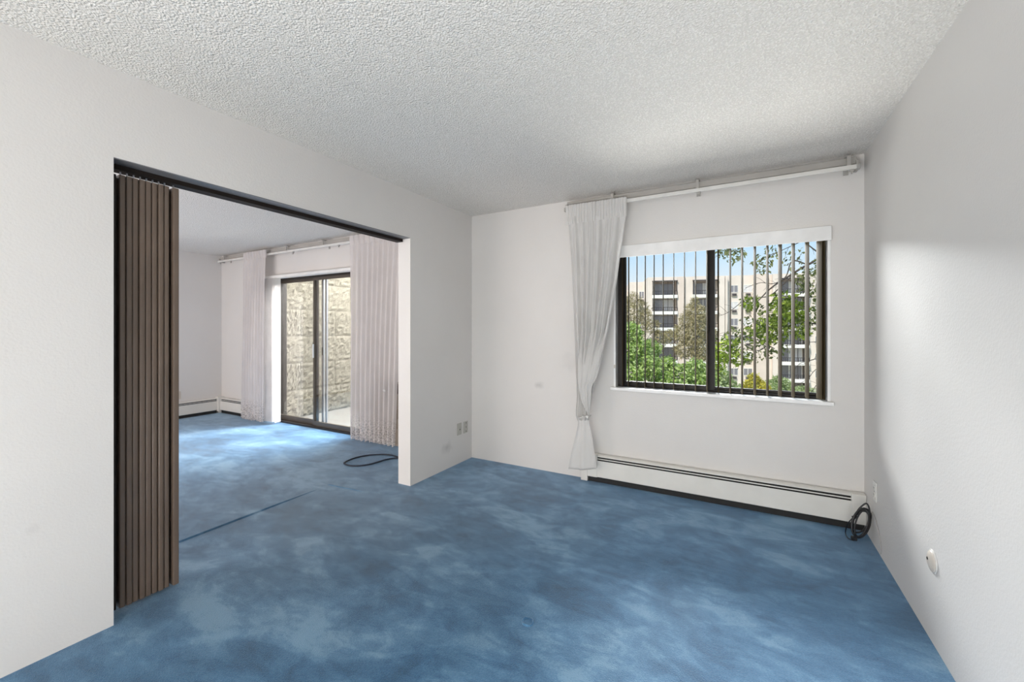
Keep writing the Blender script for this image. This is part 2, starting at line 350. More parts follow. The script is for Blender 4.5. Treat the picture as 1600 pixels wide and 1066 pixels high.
MB().box(-.255, -.240, fy0-.008, fy0+.005, 1.28, 1.42, .003).build('latch', BRONZE, w1)
MB().box(WX0-.022, WX1+.016, YB-.030, YB-.0005, WZ0-.013, WZ0+.012, .004).box(WX0, WX1, YB-.002, fy1, WZ0, WZ0+.012).build('sill', TRIM, w1)
MB().box(WX0, WX0+.016, YB-.002, fy1, WZ0+.012, WZ1).box(WX1-.016, WX1, YB-.002, fy1, WZ0+.012, WZ1).box(WX0+.016, WX1-.016, YB, fy1, WZ1-.012, WZ1).build('reveal', TRIM, w1)
MB().box(WX0+.003, WX0+.013, YB-.012, YB-.002, .97, 1.0, .002).build('cord_cleat', PLATEG, w1)

# ------------------------------------------------------------------ vertical blind of the main window
vb = thing('vertical_blind', (-.2, YB, 1.9), 'open vertical blind with narrow tan slats behind a white valance in the window', 'blind')
MB().box(WX0-.0, WX1+.003, YB-.026, YB-.018, 1.893, 1.990, .002).box(WX0, WX0+.008, YB-.018, YB-.001, 1.893, 1.990).box(WX1-.005, WX1+.003, YB-.018, YB-.001, 1.893, 1.990).build('valance', TRIM, vb)
MB().box(WX0+.02, WX1-.02, YB+.003, YB+.036, 1.905, 1.925).build('headrail', WHITE, vb)
slx = [973, 982.5, 995.5, 1008.4, 1022.2, 1036.5, 1053.2, 1069.8, 1087, 1104.7, 1122.4, 1141, 1159.6, 1179.3, 1199, 1218.7, 1239.2, 1261, 1280, 1284.5]
def slat_mesh(tw, w=.086, z0=.822, z1=1.905):
    rows = []
    sec = []
    for k in range(7):
        u = -1+2*k/6; sec.append((u*w/2, .0045*(1-u*u)))
    pts = [(p[0], p[1]+.0014) for p in sec]+[(p[0], p[1]-.0014) for p in sec[::-1]]
    ca, sa = math.cos(tw), math.sin(tw)
    return MB().prism([(p[0]*ca-p[1]*sa, p[0]*sa+p[1]*ca) for p in pts], 'z', z0, z1)
tw_ = [14, 9.5, 11, 8.5, 8, 7.5, 8, 8, 8, 9, 7, 7.5, 8, 8.5, 6, 11, 8, 9, 14, 12]
for px, tw in zip(slx, tw_):
    q = onY(px, 500, YB+.028)
    m = slat_mesh(PI/2+math.radians(tw)); bmesh.ops.translate(m.bm, verts=m.bm.verts, vec=(q.x, YB+.030, 0))
    m.build('slat', TAN, vb, 'auto')

# ------------------------------------------------------------------ curtain rods
def traverse_rod(name, x0, x1, y, z, label, brackets, hang=()):
    t = thing(name, ((x0+x1)/2, YB, z), label, 'curtain rod')
    # front rail is an open C section, back rail a plain one
    yy = y
    MB().box(x0, x1, yy-.010, yy+.010, z-.015, z+.013, .004).build('front_rail', RODM, t)
    MB().box(x0, x1, yy+.034, yy+.058, z+.030, z+.074, .003).build('back_rail', RODG, t)  # beige-grey metal, colour darkened to include the shade below the ceiling
    for b in brackets:
        MB().box(b-.014, b+.014, yy-.006, YB-.0005, z+.076, z+.082).box(b-.014, b+.014, YB-.006, YB-.0005, z-.02, z+.088).box(b-.010, b+.010, yy-.006, yy+.004, z+.010, z+.080).build('bracket', RODG, t)
    for s_, xx in ((-1, x0), (1, x1)):
        MB().box(xx-.010, xx+.010, yy-.014, yy+.02, z-.018, z+.016, .003).box(xx-.008, xx+.008, yy+.016, YB-.0005, z-.010, z+.05, .003).build('end_return', RODG, t)
    for h in hang:
        MB().box(h-.012, h+.012, yy-.009, yy+.011, z-.028, z-.014, .003).box(h-.004, h+.004, yy-.006, yy+.006, z-.042, z-.027).build('carrier', RODG, t)
    return t
traverse_rod('curtain_rod', -1.36, .628, YB-.10, 2.335, 'white double traverse rod above the window right up to the ceiling', (-.95, -.31, .58), (-.30, .596))
traverse_rod('curtain_rod', -7.08, -3.20, YB-.10, 2.335, 'long white traverse rod above the patio door in the living room', (-6.9, -5.35, -4.6, -3.3), (-7.0, -5.2, -4.3))

# ------------------------------------------------------------------ tied sheer curtain
cu = thing('sheer_curtain', (-1.2, YB-.1, 2.37), 'white sheer curtain tied in at the waist, left of the window', 'curtain')
YC = YB-.135
prof = [  # row, left px, right px, fold amplitude
    (338, 886, 978, .012), (352, 889, 976, .022), (375, 891, 973, .028), (400, 893, 969, .030), (440, 895, 964, .032), (480, 897, 957, .034), (520, 899, 950, .036),
    (560, 901, 940, .036), (590, 902.5, 933, .032), (620, 903, 926, .026), (640, 901, 923, .020), (650, 901, 921.5, .018), (657, 904, 920.5, .018), (668, 903, 923, .024), (690, 898, 927, .026), (710, 893, 930, .026), (724, 890, 932, .026), (732, 888.5, 932.5, .026)]
def curtain_rows(profile, nf, ncol, y0, lean=None, skew=0):
    rows = []
    ph = rng.uniform(0, 6.28, 4)
    for i in range(len(profile)-1):
        a, b = profile[i], profile[i+1]; st = 4
        for j in range(st + (1 if i == len(profile)-2 else 0)):
            t = j/st; py = a[0]+(b[0]-a[0])*t; l = a[1]+(b[1]-a[1])*t; r = a[2]+(b[2]-a[2])*t; am = a[3]+(b[3]-a[3])*t
            row = []
            for k in range(ncol+1):
                u = k/ncol; uu = u+.012*math.sin(9*u+ph[0])
                y = y0+.62*am*(math.sin(2*PI*nf*uu+.5*math.sin(py/60))+.55*math.sin(2*PI*(nf*.43)*u+ph[1]+py/110)+.25*math.sin(2*PI*nf*2.3*u+ph[2])) - .004
                q = onY(l+(r-l)*u, py, y0); row.append((q.x, y, q.z+.0))
            rows.append(row)
    return rows
up_ = [p for p in prof if p[0] <= 657]; lo_ = [p for p in prof if p[0] >= 650]
MB().grid(curtain_rows(up_, 7, 170, YC)).build('fabric', SHEER, cu, True, False)
lr = curtain_rows([(a, b, c, d*.55) for a, b, c, d in lo_], 1.6, 90, YC-.005)
for k in range(len(lr[0])):                       # rounded, turned-up hem
    p = lr[-1][k]; u = k/(len(lr[0])-1); lr[-1][k] = (p[0], p[1]-.004, p[2]-.012*math.sin(PI*u))
lr.append([(p[0], p[1]+.018, p[2]+.010) for p in lr[-1]])
MB().grid(lr).build('gathered_tail', SHEER, cu, True, False)
# stiff pinch-pleated heading
rows = []
for py in (308, 318, 328, 338):
    row = []
    for k in range(181):
        u = k/180; off = (1-u)*14*(1 if py < 400 else 0)
        l, r = 884, 979
        yy = YC+.012*abs(math.sin(PI*22*u))**.5*-1+.004*math.sin(40*u)
        q = onY(l+(r-l)*u, py+off, YC); row.append((q.x, yy, q.z))
    rows.append(row)
MB().grid(rows).build('pleated_heading', SHEER, cu, True, False)
# front panel that folds over from the left edge and runs into the tie
rows = []
for i in range(37):
    t = i/36; py = 500+148.5*t
    l = np.interp(py, (500, 560, 590, 607, 625, 638, 648.5), (899.5, 901.5, 902.8, 904.5, 908, 913.5, 919))
    r = np.interp(py, (500, 545, 590, 603, 630, 648.5), (948, 941, 932, 924.5, 922.5, 921))
    row = []
    for k in range(25):
        u = k/24; q = onY(l+(r-l)*u, py, YC-.05); f = min(1, t*1.6)
        row.append((q.x, YC+.036-.082*f-(.012*math.sin(PI*u)+.006*math.sin(u*17+t*3)+.004*math.sin(u*31))*f, q.z))
    rows.append(row)
MB().grid(rows).build('front_fold', SHEER, cu, True, False)
q = onY(913.5, 650, YC)
pts = [(q.x+.052*math.cos(a), YC-.008+.046*math.sin(a), q.z-.004+.014*math.cos(a)) for a in np.linspace(0, 2*PI, 25)]
MB().tube(pts, .0055, 8).build('tieback', SHEER, cu, True)
MB().lathe([(.001, -.012), (.009, -.009), (.013, 0), (.009, .009), (.001, .012)], Matrix.Translation((q.x+.042, YC-.055, q.z+.006)), 12).build('tie_knob', PLATEW, cu, True)

# ------------------------------------------------------------------ lace curtains of the living room
def lace_curtain(x0, x1, xb0, xb1, nf, label, amp=.020):
    t = thing('lace_curtain', ((x0+x1)/2, YB-.11, 2.36), label, 'curtain')
    y0 = YB-.152; ph = rng.uniform(0, 6, 3); nr, nc = 46, nf*16; rows = []
    for i in range(nr+1):
        v = i/nr; row = []
        for k in range(nc+1):
            u = k/nc; a = amp*(.75+.5*v)*(1-.35*math.exp(-v*12))
            l = x0+(xb0-x0)*v; r = x1+(xb1-x1)*v
            y = y0+a*math.sin(2*PI*nf*(u+.008*math.sin(7*u+ph[0]))+.6*math.sin(v*2+ph[1])*v)+.006*math.sin(3*u+5*v)
            z = 2.28-(2.28-.032)*v
            if i == nr: z -= .016*abs(math.sin(PI*nf*2.2*u))
            row.append((l+(r-l)*u, y, z))
        rows.append(row)
    MB().grid(rows).build('fabric', LACE, t, True, False)
    rows = []
    for i in range(5):
        z = 2.385-.105*i/4; row = []
        for k in range(nc+1):
            u = k/nc; row.append((x0+(x1-x0)*u, y0-.010-.022*abs(math.sin(PI*nf*u))**.35*(1 if i < 3 else .6)+.02, z+.004*math.sin(PI*nf*u)**2*(i == 0)))
        rows.append(row)
    MB().grid(rows).build('pleated_heading', LACE, t, True, False)
    return t
lace_curtain(-6.28, -5.73, -6.29, -5.775, 8, 'narrow lace curtain gathered on the left side of the patio door')
t = lace_curtain(-4.05, -3.21, -4.035, -3.33, 10, 'wide lace curtain with scalloped hem on the right side of the patio door')
MB().lathe([(.001, 0), (.018, .002), (.020, .006), (.001, .008)], Matrix.Translation((-3.44, YB-.19, .63)) @ Matrix.Rotation(PI/2, 4, 'X'), 12).build('lace_rosette', SHEER, t, True)

# ------------------------------------------------------------------ baseboard heaters
def heater_profile(y_wall, sgn=-1):     # (depth from wall, z)
    return [(0, .235), (.018, .238), (.050, .226), (.058, .216), (.058, .207), (.050, .207), (.050, .199), (.058, .199), (.062, .192), (.062, .058), (.052, .048), (.048, .056), (.030, .062), (0, .062)]
def hbox(mb, ax, wall, sg, a0, a1, d0, d1, z0, z1, bev=0):
    lo, hi = sorted((wall+sg*d0, wall+sg*d1))
    return mb.box(a0, a1, lo, hi, z0, z1, bev) if ax == 'x' else mb.box(lo, hi, a0, a1, z0, z1, bev)
def baseboard_heater(ax, wall, sg, a0, a1, loc, label, caps, slot=.012, slotm=None):
    t = thing('baseboard_heater', loc, label, 'heater')
    g = .0008
    def pr(pts, b0, b1): return MB().prism([(wall+sg*(d+g), z) for d, z in pts], ax, b0, b1)
    pr([(0, .229), (.020, .236), (.046, .231), (.058, .224), (.058, .2185), (.048, .224), (.020, .230), (0, .223)], a0, a1).build('top_cover', HEAT, t)
    pr([(.056, .2065), (.061, .2055), (.061, .1990), (.056, .2000)], a0, a1).build('damper_blade', HEAT, t)
    pr([(.056, .1845), (.062, .1885), (.062, .052), (.052, .046), (.052, .050), (.058, .056), (.058, .183)], a0, a1).build('front_panel', HEAT, t)
    pr([(0, .222), (.046, .222), (.046, .003), (0, .003)], a0+.004, a1-.004).build('fin_gap_shade', DARK, t)  # near-black fin box, run to the floor; paints shade in slots and toe gap
    for (c0, c1, z0, zt) in caps:
        hbox(MB(), ax, wall, sg, c0, c1, g, .065, z0, zt, .004).build('end_cap', HEAT, t)
    return t
baseboard_heater('x', YB, -1, -1.175, .672, (-.25, YB-.03, 0), 'long low white baseboard heater under the window', [(.600, .6755, .045, .236), (-1.235, -1.175, .002, .236), (-1.175, -1.090, .045, .236)])
baseboard_heater('y', XF, 1, .2, YB-.09, (XF+.03, 1.8, 0), 'white baseboard heater along the far end wall of the living room', [(.15, .2, .002, .236)])
baseboard_heater('x', YB, -1, XF+.09, DX0-.02, (-6.5, YB-.03, 0), 'short white baseboard heater behind the left lace curtain', [(DX0-.02, DX0+.0, .002, .236)])
t = MB().box(XF+.001, XF+.09, YB-.09, YB-.001, .03, .25, .004).box(XF+.001, XF+.06, YB-.06, YB-.001, 0, .03).build('heater_corner_cover', HEAT)
tag(t, 'white metal corner cover where the two living room heaters meet', 'heater corner')

# ------------------------------------------------------------------ outlets
def wall_plate(name, loc, axis, sgn, label, cat, m, kind):      # plate centred on loc, lying on a wall whose normal is sgn*axis
    t = thing(name, loc, label, cat)
    x, y, z = loc
    def bx(du, dv, d0, d1, cu=0, cv=0, bev=0):
        lo, hi = sorted((x+sgn*d0, x+sgn*d1)); return MB().box(lo, hi, y+cu-du, y+cu+du, z+cv-dv, z+cv+dv, bev)
    bx(.035, .057, .0006, .006, bev=.002).build('cover_plate', m, t)
    if kind == 'duplex':
        for c in (-.020, .020):
            f = bx(.016, .014, .005, .0085, 0, c, .003).build('receptacle', m, t)
            mb_ = bx(.0014, .0045, .008, .0092, -.006, c+.002); 
            lo, hi = sorted((x+sgn*.008, x+sgn*.0092)); mb_.box(lo, hi, y+.0046, y+.0074, z+c-.0025, z+c+.0065); mb_.box(lo, hi, y-.002, y+.002, z+c-.0105, z+c-.0065)
            mb_.build('slots', DARK, f)
        bx(.003, .003, .005, .0075, bev=.001).build('screw', DARK, t)
    elif kind == 'jack':
        bx(.012, .022, .005, .011, 0, .0, .003).build('jack_housing', m, t); bx(.006, .005, .010, .0118, 0, -.004).build('socket', DARK, t)
    elif kind == 'screws':
        for c in (-.041, 0, .041): bx(.0045, .0045, .005, .0078, .004, c, .001).build('screw', DARK, t)
    return t
wall_plate('phone_plate', (XL, 3.268, .332), 'x', 1, 'almond phone jack plate low on the partition wall, left of its twin', 'phone jack', PLATE, 'jack')
wall_plate('blank_plate', (XL, 3.372, .330), 'x', 1, 'almond plate with three dark screws low on the partition wall, nearest the corner', 'wall plate', PLATE, 'screws')
wall_plate('power_outlet', (XR, 3.213, .335), 'x', -1, 'white power outlet low on the right wall above the coiled cord', 'outlet', PLATEW, 'duplex')
wall_plate('power_outlet', (XF, 2.905, .337), 'x', 1, 'beige power outlet on the far end wall of the living room', 'outlet', PLATEG, 'duplex')
t = thing('round_wall_cover', (XR, 2.346, .341), 'round beige cover disc with a centre hole on the right wall', 'wall cover')
M = Matrix.Translation((XR-.0006, 2.346, .341)) @ Matrix.Rotation(-PI/2, 4, 'Y')
MB().lathe([(.043, 0), (.043, .004), (.038, .009), (.026, .0135), (.012, .015), (.001, .015)], M, 32).build('disc', PLATEG, t, True)
MB().lathe([(.006, .0145), (.006, .0165), (.001, .0165)], M @ Matrix.Translation((.006, .008, 0)), 12).build('hole', DARK, t)
MB().lathe([(.047, 0), (.047, .0025), (.042, .0045), (.0425, 0)], M, 32).build('rim', PLATEW, t, True)

# ------------------------------------------------------------------ cords
t = thing('coiled_cord', (.6, 3.27, 0), 'black power cord coiled in loops on the carpet in the right corner', 'cord')
pts = []
for k in range(4*30+1):
    a = 2*PI*k/30; lp = k/30
    r1 = (.72+.10*math.sin(lp*2.1+1)) ; r2 = .82+.12*math.sin(lp*1.7)
    c = (1345.5+1.4*math.sin(lp*3), 817+2.5*math.cos(lp*2.3)); ax = (9.5*r2, -27*r1); bx_ = (13.5*r2, 4.5)
    px = c[0]+ax[0]*math.cos(a)+bx_[0]*math.sin(a); py = c[1]+ax[1]*math.cos(a)+bx_[1]*math.sin(a)
    q = onY(px, py, 3.285-.014*lp+.02*math.cos(a)); q.z = max(q.z, .006); q.x = min(q.x, XR-.008); pts.append(q)
MB().tube(pts, .0048, 8).build('loops', BLACK, t, True)
pts = [onY(px, py, 3.255) for px, py in ((1337, 806), (1341, 797), (1348, 790), (1353.5, 787), (1357, 791), (1359, 800), (1358, 808))]
def smooth_path(P, n=8):
    P = [Vector(p) for p in P]; o = []
    for i in range(len(P)-1):
        p0, p1, p2, p3 = P[max(i-1, 0)], P[i], P[i+1], P[min(i+2, len(P)-1)]
        for j in range(n):
            s = j/n; o.append(.5*((2*p1)+(p2-p0)*s+(2*p0-5*p1+4*p2-p3)*s*s+(3*p1-p0-3*p2+p3)*s**3))
    return o+[P[-1]]
MB().tube(smooth_path(pts), .0045, 8).build('loose_loop', BLACK, t, True)
pts = [onY(1334, 808, 3.26), onY(1325, 818, 3.30), onZ(1321, 832, .008), onZ(1325, 841, .006), onZ(1334, 845, .006)]
MB().tube(smooth_path(pts), .0030, 6).build('thin_tail', BLACK, t, True)
q = onY(1334, 846, 3.262); MB().box(q.x-.014, q.x+.016, q.y-.012, q.y+.012, .001, .024, .005).build('plug', BLACK, t)
q = onY(1335, 808, 3.265); MB().tube([(q.x-.012, q.y-.006, q.z-.004), (q.x+.012, q.y-.004, q.z+.004)], .010, 8).build('cord_tie', BLACK, t, True)
t = MB().tube(smooth_path([onX(1363, 800, XR-.004), onX(1368, 812, XR-.004), onX(1373, 832, XR-.004), onX(1376, 850, XR-.004), onX(1376.5, 866, XR-.004)]), .0026, 6).build('wall_cable', CORDW, None, True)
tag(t, 'thin grey cable running down the right wall beside the coiled cord', 'cable')
pts = [(-2.93, 3.11), (-3.055, 3.107), (-3.16, 3.118), (-3.244, 3.099), (-3.33, 3.04), (-3.382, 2.972), (-3.41, 2.88), (-3.404, 2.794), (-3.385, 2.735), (-3.36, 2.706), (-3.276, 2.689), (-3.19, 2.72), (-3.13, 2.80), (-3.11, 2.90), (-3.10, 2.99), (-3.05, 3.07), (-2.95, 3.085)]
t = MB().tube(smooth_path([(x, y, .008) for x, y in pts], 6), .0075, 8).build('loose_cord', NAVY, None, True)
tag(t, 'dark cord looped on the carpet just beyond the doorway jamb', 'cord')

# ------------------------------------------------------------------ accordion door
t = thing('accordion_door', (-2.545, .87, 0), 'brown vinyl accordion door folded against the left jamb of the doorway', 'door')
MB().box(-2.562, -2.498, YJ0+.001, YJ1-.001, HD-.026, HD-.0005).build('track', BROWND, t)
def pleat(y, w, x0, x1, z0, z1):
    pts = []
    for k in range(9):
        a = -PI/2+PI*k/8; c_, s_ = math.cos(a), math.sin(a); pts.append((x1-.006+.006*abs(c_)**.6, y+w/2*math.copysign(abs(s_)**.6, s_)))
    pts += [(x0+.004, y+w/2*.8), (x0, y+w/2*.3), (x0, y-w/2*.3), (x0+.004, y-w/2*.8)]
    return MB().prism(pts, 'z', z0, z1)
ys = [.7985+.0241*k for k in range(8)]
for k, y in enumerate(ys):
    f = pleat(y, .0212, -2.615, -2.500+.003*math.sin(k*2.4), .018, 2.008).build('pleat', BROWN, t, 'auto')
    MB().tube([(-2.528, y, 2.008), (-2.528, y, 2.028)], .0035, 6).build('hanger_pin', ALU, f)
for a, b in zip([.765]+ys, ys+[1.0]):       # soft inner folds between pleats
    y = (a+b)/2; MB().box(-2.612, -2.545, y-.006, y+.006, .03, 2.0).build('inner_fold', BROWND, t)
MB().box(-2.61, -2.497, .757, .776, .02, 2.005, .004).build('jamb_post', BROWND, t)
f = MB().box(-2.600, -2.494, .990, 1.016, .014, 2.008, .005).build('lead_post', BROWN, t)
MB().tube([(-2.528, 1.003, 2.007), (-2.528, 1.003, 2.028)], .004, 6).build('hanger_pin', ALU, f)

# ------------------------------------------------------------------ patio door, its blind, wall unit
d1 = thing('door_1', (-4.96, YB+.1, 0), 'bronze framed sliding glass patio door of the living room', 'door', None, 'structure')
dy0, dy1 = YB+.03, YB+.13
MB().box(DX0, DX0+.04, dy0, YE+.004, .0, DZ1).box(DX1-.04, DX1, dy0, YE+.004, .0, DZ1).box(DX0+.04, DX1-.04, dy0, YE+.004, DZ1-.05, DZ1).box(DX0+.04, DX1-.04, dy0-.02, dy1, 0, .022).build('door_frame', BRONZE, d1)
DBRZ = mat('worn_bronze', (.10, .082, .066), .4, .3)
sash(DX0+.04, -4.955, .022, DZ1-.05, dy0+.05, dy0+.075, .026, .065, d1, GLASSD, DBRZ, 'fixed_panel')
s2 = sash(-4.985, DX1-.04, .022, DZ1-.05, dy0+.010, dy0+.035, .026, .060, d1, GLASSD, DBRZ, 'sliding_panel')
MB().box(-4.972, -4.958, dy0-.014, dy0+.005, .92, 1.10, .003).build('handle', ALU, s2)
# screen door stile just outside, silvery
sp = MB().box(-4.935, -4.895, dy0+.100, dy0+.118, .03, 1.96).box(-4.86, -4.83, dy0+.100, dy0+.118, .03, 1.96).build('screen_stile', ALU, d1)
MB().box(-4.925, -4.905, dy0+.092, dy0+.100, .95, 1.06, .003).build('screen_latch', BRONZE, sp)
MB().box(DX0-.01, DX1+.01, YB-.02, YB-.001, 2.0, 2.045, .002).build('door_trim', TRIM, d1)

t = thing('vertical_blind', (-5.7, YB-.05, 2.0), 'white vertical blind stacked closed beside the left lace curtain', 'blind')
MB().box(-5.90, -4.02, YB-.075, YB-.0215, 2.002, 2.040, .003).build('headrail', WHITE, t)
for k in range(9):
    x = -5.862+.0275*k+(.030 if k == 8 else 0)
    m = slat_mesh(PI/2-math.radians(4+3*(k % 2)-(8 if k == 8 else 0)), .089, .022, 2.0); bmesh.ops.translate(m.bm, verts=m.bm.verts, vec=(x+.02, YB-.069, 0)); m.build('slat', VANE, t, 'auto')

t = thing('wall_heating_unit', (-3.3, YB-.08, 0), 'beige through wall heating unit with brown grille behind the right lace curtain', 'heating unit')
px0, px1 = -3.34-.42, -2.60
MB().box(px0, px1, YB-.075, YB-.001, .0, .70, .004).build('cabinet', PTAC, t)
MB().box(px0+.02, px1-.02, YB-.086, YB-.075, .035, .20, .002).build('lower_panel', PTAC, t)
MB().box(px0+.02, px1-.02, YB-.086, YB-.075, .215, .31, .002).build('middle_panel', PTAC, t)
fp = MB().box(px0+.02, px1-.02, YB-.086, YB-.075, .325, .54, .002).build('front_panel', PTAC, t)
for k in range(9): MB().box(px0+.03, px1-.03, YB-.090, YB-.085, .345+.02*k, .355+.02*k).build('louvre', PTAC, fp)
g = MB().box(px0+.02, px1-.02, YB-.080, YB-.075, .58, .69).build('grille', DARK, t)
for k in range(7): MB().box(px0+.02, px1-.02, YB-.090, YB-.079, .583+.0155*k, .591+.0155*k).build('louvre', PTACD, g)

# ------------------------------------------------------------------ balcony outside the patio door
XW, YO = -5.95, 6.3
struct('balcony_slab', MB().box(XW-.25, -1.9, YE, YO, -.25, -.05), CONC, 'concrete balcony floor outside the patio door', 'balcony floor')
#struct('balcony_soffit', MB().box(XW-.25, -1.9, YE, YO-1.1, H+.05, H+.25), CONC, 'underside of the balcony above', 'balcony ceiling')
bw = struct('wall_balcony', MB().box(XW-.20, XW-.035, YE, YO, -.05, 2.43), mat('mortar', (.175, .16, .125), .95), 'cream split face block wall at the side of the balcony', 'wall')
def block_variant(i, L=.606, Hh=.408):
    r = np.random.default_rng(50+i); nx, nz = 16, 11; V = []; Fc = []
    for a in range(nz+1):
        for b in range(nx+1):
            edge = a in (0, nz) or b in (0, nx)
            d = r.uniform(-.013, .016) if not edge else -.010+r.uniform(-.004, .004)
            V.append((d, -L/2+L*b/nx+(0 if edge else r.uniform(-.012, .012)), -Hh/2+Hh*a/nz+(0 if edge else r.uniform(-.008, .008))))
    for a in range(nz):
        for b in range(nx): k = a*(nx+1)+b; Fc.append((k, k+1, k+nx+2, k+nx+1))
    n0 = len(V); per = [b for b in range(nx+1)]+[a*(nx+1)+nx for a in range(1, nz+1)]+[nz*(nx+1)+b for b in range(nx-1, -1, -1)]+[a*(nx+1) for a in range(nz-1, 0, -1)]
    for k in per: V.append((-.05, V[k][1], V[k][2]))
    for i_, k in enumerate(per):
        j = (i_+1) % len(per); Fc.append((per[j], k, n0+i_, n0+j))
    me = bpy.data.meshes.new('block'); me.from_pydata(V, [], Fc); me.materials.append(BLOCK); return me
BV = [block_variant(i) for i in range(10)]
for c in range(6):
    z = -.05+.413*(c+.5); y = YE+.31-(.306 if c % 2 else 0)
    while y < YO-.3:
        o = bpy.data.objects.new('block', BV[random.randrange(10)]); C.objects.link(o); o.parent = bw; o.location = (XW, y, z)
        if y < YE+.2: o.location.y = YE+.155; o.scale.y = .49
        y += .612
# ------------------------------------------------------------------ apartment building across the lawn
GZ = -7.5
struct('ground', MB().box(-90, 120, YE+2.2, 130, GZ-.5, GZ), LAWN, 'lawn and drive three storeys below the window', 'ground')
TB = math.radians(18.2); U = Vector((math.cos(TB), math.sin(TB), 0)); NN = Vector((math.sin(TB), -math.cos(TB), 0))   # along facade, towards the viewer
DA = 66.0; O0 = ray(1039, HOR)*DA; O0.z = 0
def SP(px, n=0):           # position along the facade (at depth n) that this column of the picture meets
    d = ray(px, HOR); d.z = 0; P = O0+NN*n
    t = (P.dot(NN))/(d.dot(NN)); return (d*t-O0).dot(U)
ab = thing('apartment_building', (O0.x, O0.y, GZ), 'cream six storey apartment building with recessed balconies beyond the trees', 'building')
class BB(MB):
    def fb(s, s0, s1, n0, n1, z0, z1):
        c = [O0+U*a+NN*b for a, b in ((s0, n0), (s1, n0), (s1, n1), (s0, n1))]
        vs = [s.bm.verts.new((p.x, p.y, z0)) for p in c]+[s.bm.verts.new((p.x, p.y, z1)) for p in c]
        for f in ((0,3,2,1),(4,5,6,7),(0,1,5,4),(1,2,6,5),(2,3,7,6),(3,0,4,7)): s.bm.faces.new([vs[i] for i in f])
        return s
ZR = 9.55; SLAB = [6.46-2.58*k for k in range(6)]
def wallpiece(p0, p1, n, zt, m=STUCCO, name='wall'):
    a, b = SP(p0, n), SP(p1, n); BB().fb(a, b, -12, n, GZ, zt).build(name, m, ab); return a, b
wallpiece(930, 985, -7, 8.2); wallpiece(984, 1013, -3.2, 9.2)
wallpiece(1012, 1019.5, 0, ZR); wallpiece(1058, 1070, 0, ZR, STUCCO2); wallpiece(1070, 1082.5, -.25, ZR); wallpiece(1122, 1132.5, 0, ZR)
wallpiece(1133.5, 1137, -.1, ZR); wallpiece(1132.3, 1133.7, -.5, ZR, STUCCO2)
wallpiece(1136.5, 1180.5, -.9, ZR+.1, STUCCO); wallpiece(1180, 1200, 0, ZR+.15, STUCCO2); wallpiece(1199.5, 1208, -.5, ZR+.1); wallpiece(1207.5, 1216.5, 0, ZR+.1)
wallpiece(1264, 1420, -.4, ZR+.1)
def far_window(p0, p1, z0, z1, n, ac=True, curtain=False):
    a, b = SP(p0, n), SP(p1, n)
    f = BB().fb(a, b, n-.02, n+.05, z0-.06, z0).fb(a, b, n-.02, n+.05, z1, z1+.06).fb(a-.06, a, n-.02, n+.05, z0-.06, z1+.06).fb(b, b+.06, n-.02, n+.05, z0-.06, z1+.06).fb((a+b)/2-.03, (a+b)/2+.03, n-.02, n+.05, z0, z1).build('window', SLABW, ab)
    BB().fb(a, b, n-.01, n+.02, z0, z1).build('pane', CURT if curtain else FPANE, f)
    if ac:
        c = (a+b)/2; u = BB().fb(c-.36, c+.36, n-.05, n+.22, z0-.62, z0-.20).build('air_conditioner', ACM, ab)
        BB().fb(c-.30, c+.30, n+.22, n+.24, z0-.57, z0-.25).build('grille', RAIL, u)
for k in range(6):
    zc = SLAB[k]
    far_window(1141, 1152.5, zc+.60, zc+1.62, -.9, True, k % 3 == 1); far_window(1162, 1175, zc+.60, zc+1.62, -.9, True, k % 2 == 0)
    if k < 3: far_window(999, 1006, zc+.0, zc+1.1, -3.2, True); 
    if k < 3: far_window(975, 981, zc-.4, zc+.7, -7, False)
    far_window(1274, 1284, zc+.5, zc+1.5, -.4, True); 
def balcony_column(p0, p1, tag_):
    a, b = SP(p0), SP(p1)
    BB().fb(a, b, -12, .05, 8.95, ZR+(.1 if p0 > 1200 else 0)).build('roof_fascia', STUCCO, ab)
    BB().fb(a-.05, b+.05, .05, .3, 8.82, 8.97).build('pergola_beam', RAIL, ab)
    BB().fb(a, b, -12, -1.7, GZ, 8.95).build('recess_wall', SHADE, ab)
    for k, zc in enumerate(SLAB):
        s = BB().fb(a-.03, b+.03, -1.7, .22, zc-.26, zc+.24).build('balcony', SLABW, ab)
        r = BB(); r.fb(a, b, .10, .16, zc+.82, zc+.90).fb(a, b, .11, .15, zc+.30, zc+.36); n = max(6, int((b-a)/.28))
        for i in range(n+1): x = a+(b-a)*i/n; r.fb(x-.022, x+.022, .115, .145, zc+.24, zc+.85)
        r.build('railing', RAIL, s)
        w = b-a
        BB().fb(a+.12*w, a+.50*w, -1.70, -1.64, zc+.26, zc+2.15).build('sliding_pane', FPANE, s)
        BB().fb(a+.53*w, a+.93*w, -1.70, -1.64, zc+.26, zc+2.15).build('sliding_pane', CURT if (k+int(p0)) % 2 == 0 else FPANE, s)
        BB().fb(a+.50*w, a+.53*w, -1.70, -1.60, zc+.24, zc+2.2).fb(a+.10*w, a+.12*w, -1.70, -1.60, zc+.24, zc+2.2).fb(a+.93*w, a+.95*w, -1.7, -1.6, zc+.24, zc+2.2).build('door_post', SLABW, s)
        for x in (a+.02*w, a+.35*w, a+.66*w, a+.97*w): pass
        BB().fb(a+.005*w, a+.03*w, .02, .10, zc+.24, zc+2.36).fb(a+.62*w, a+.64*w, .02, .10, zc+.24, zc+2.36).fb(a+.97*w, a+.995*w, .02, .10, zc+.24, zc+2.36).build('screen_post', RAIL, s)
balcony_column(1019.5, 1058, 'a'); balcony_column(1082.5, 1122, 'b'); balcony_column(1216.5, 1264, 'c')
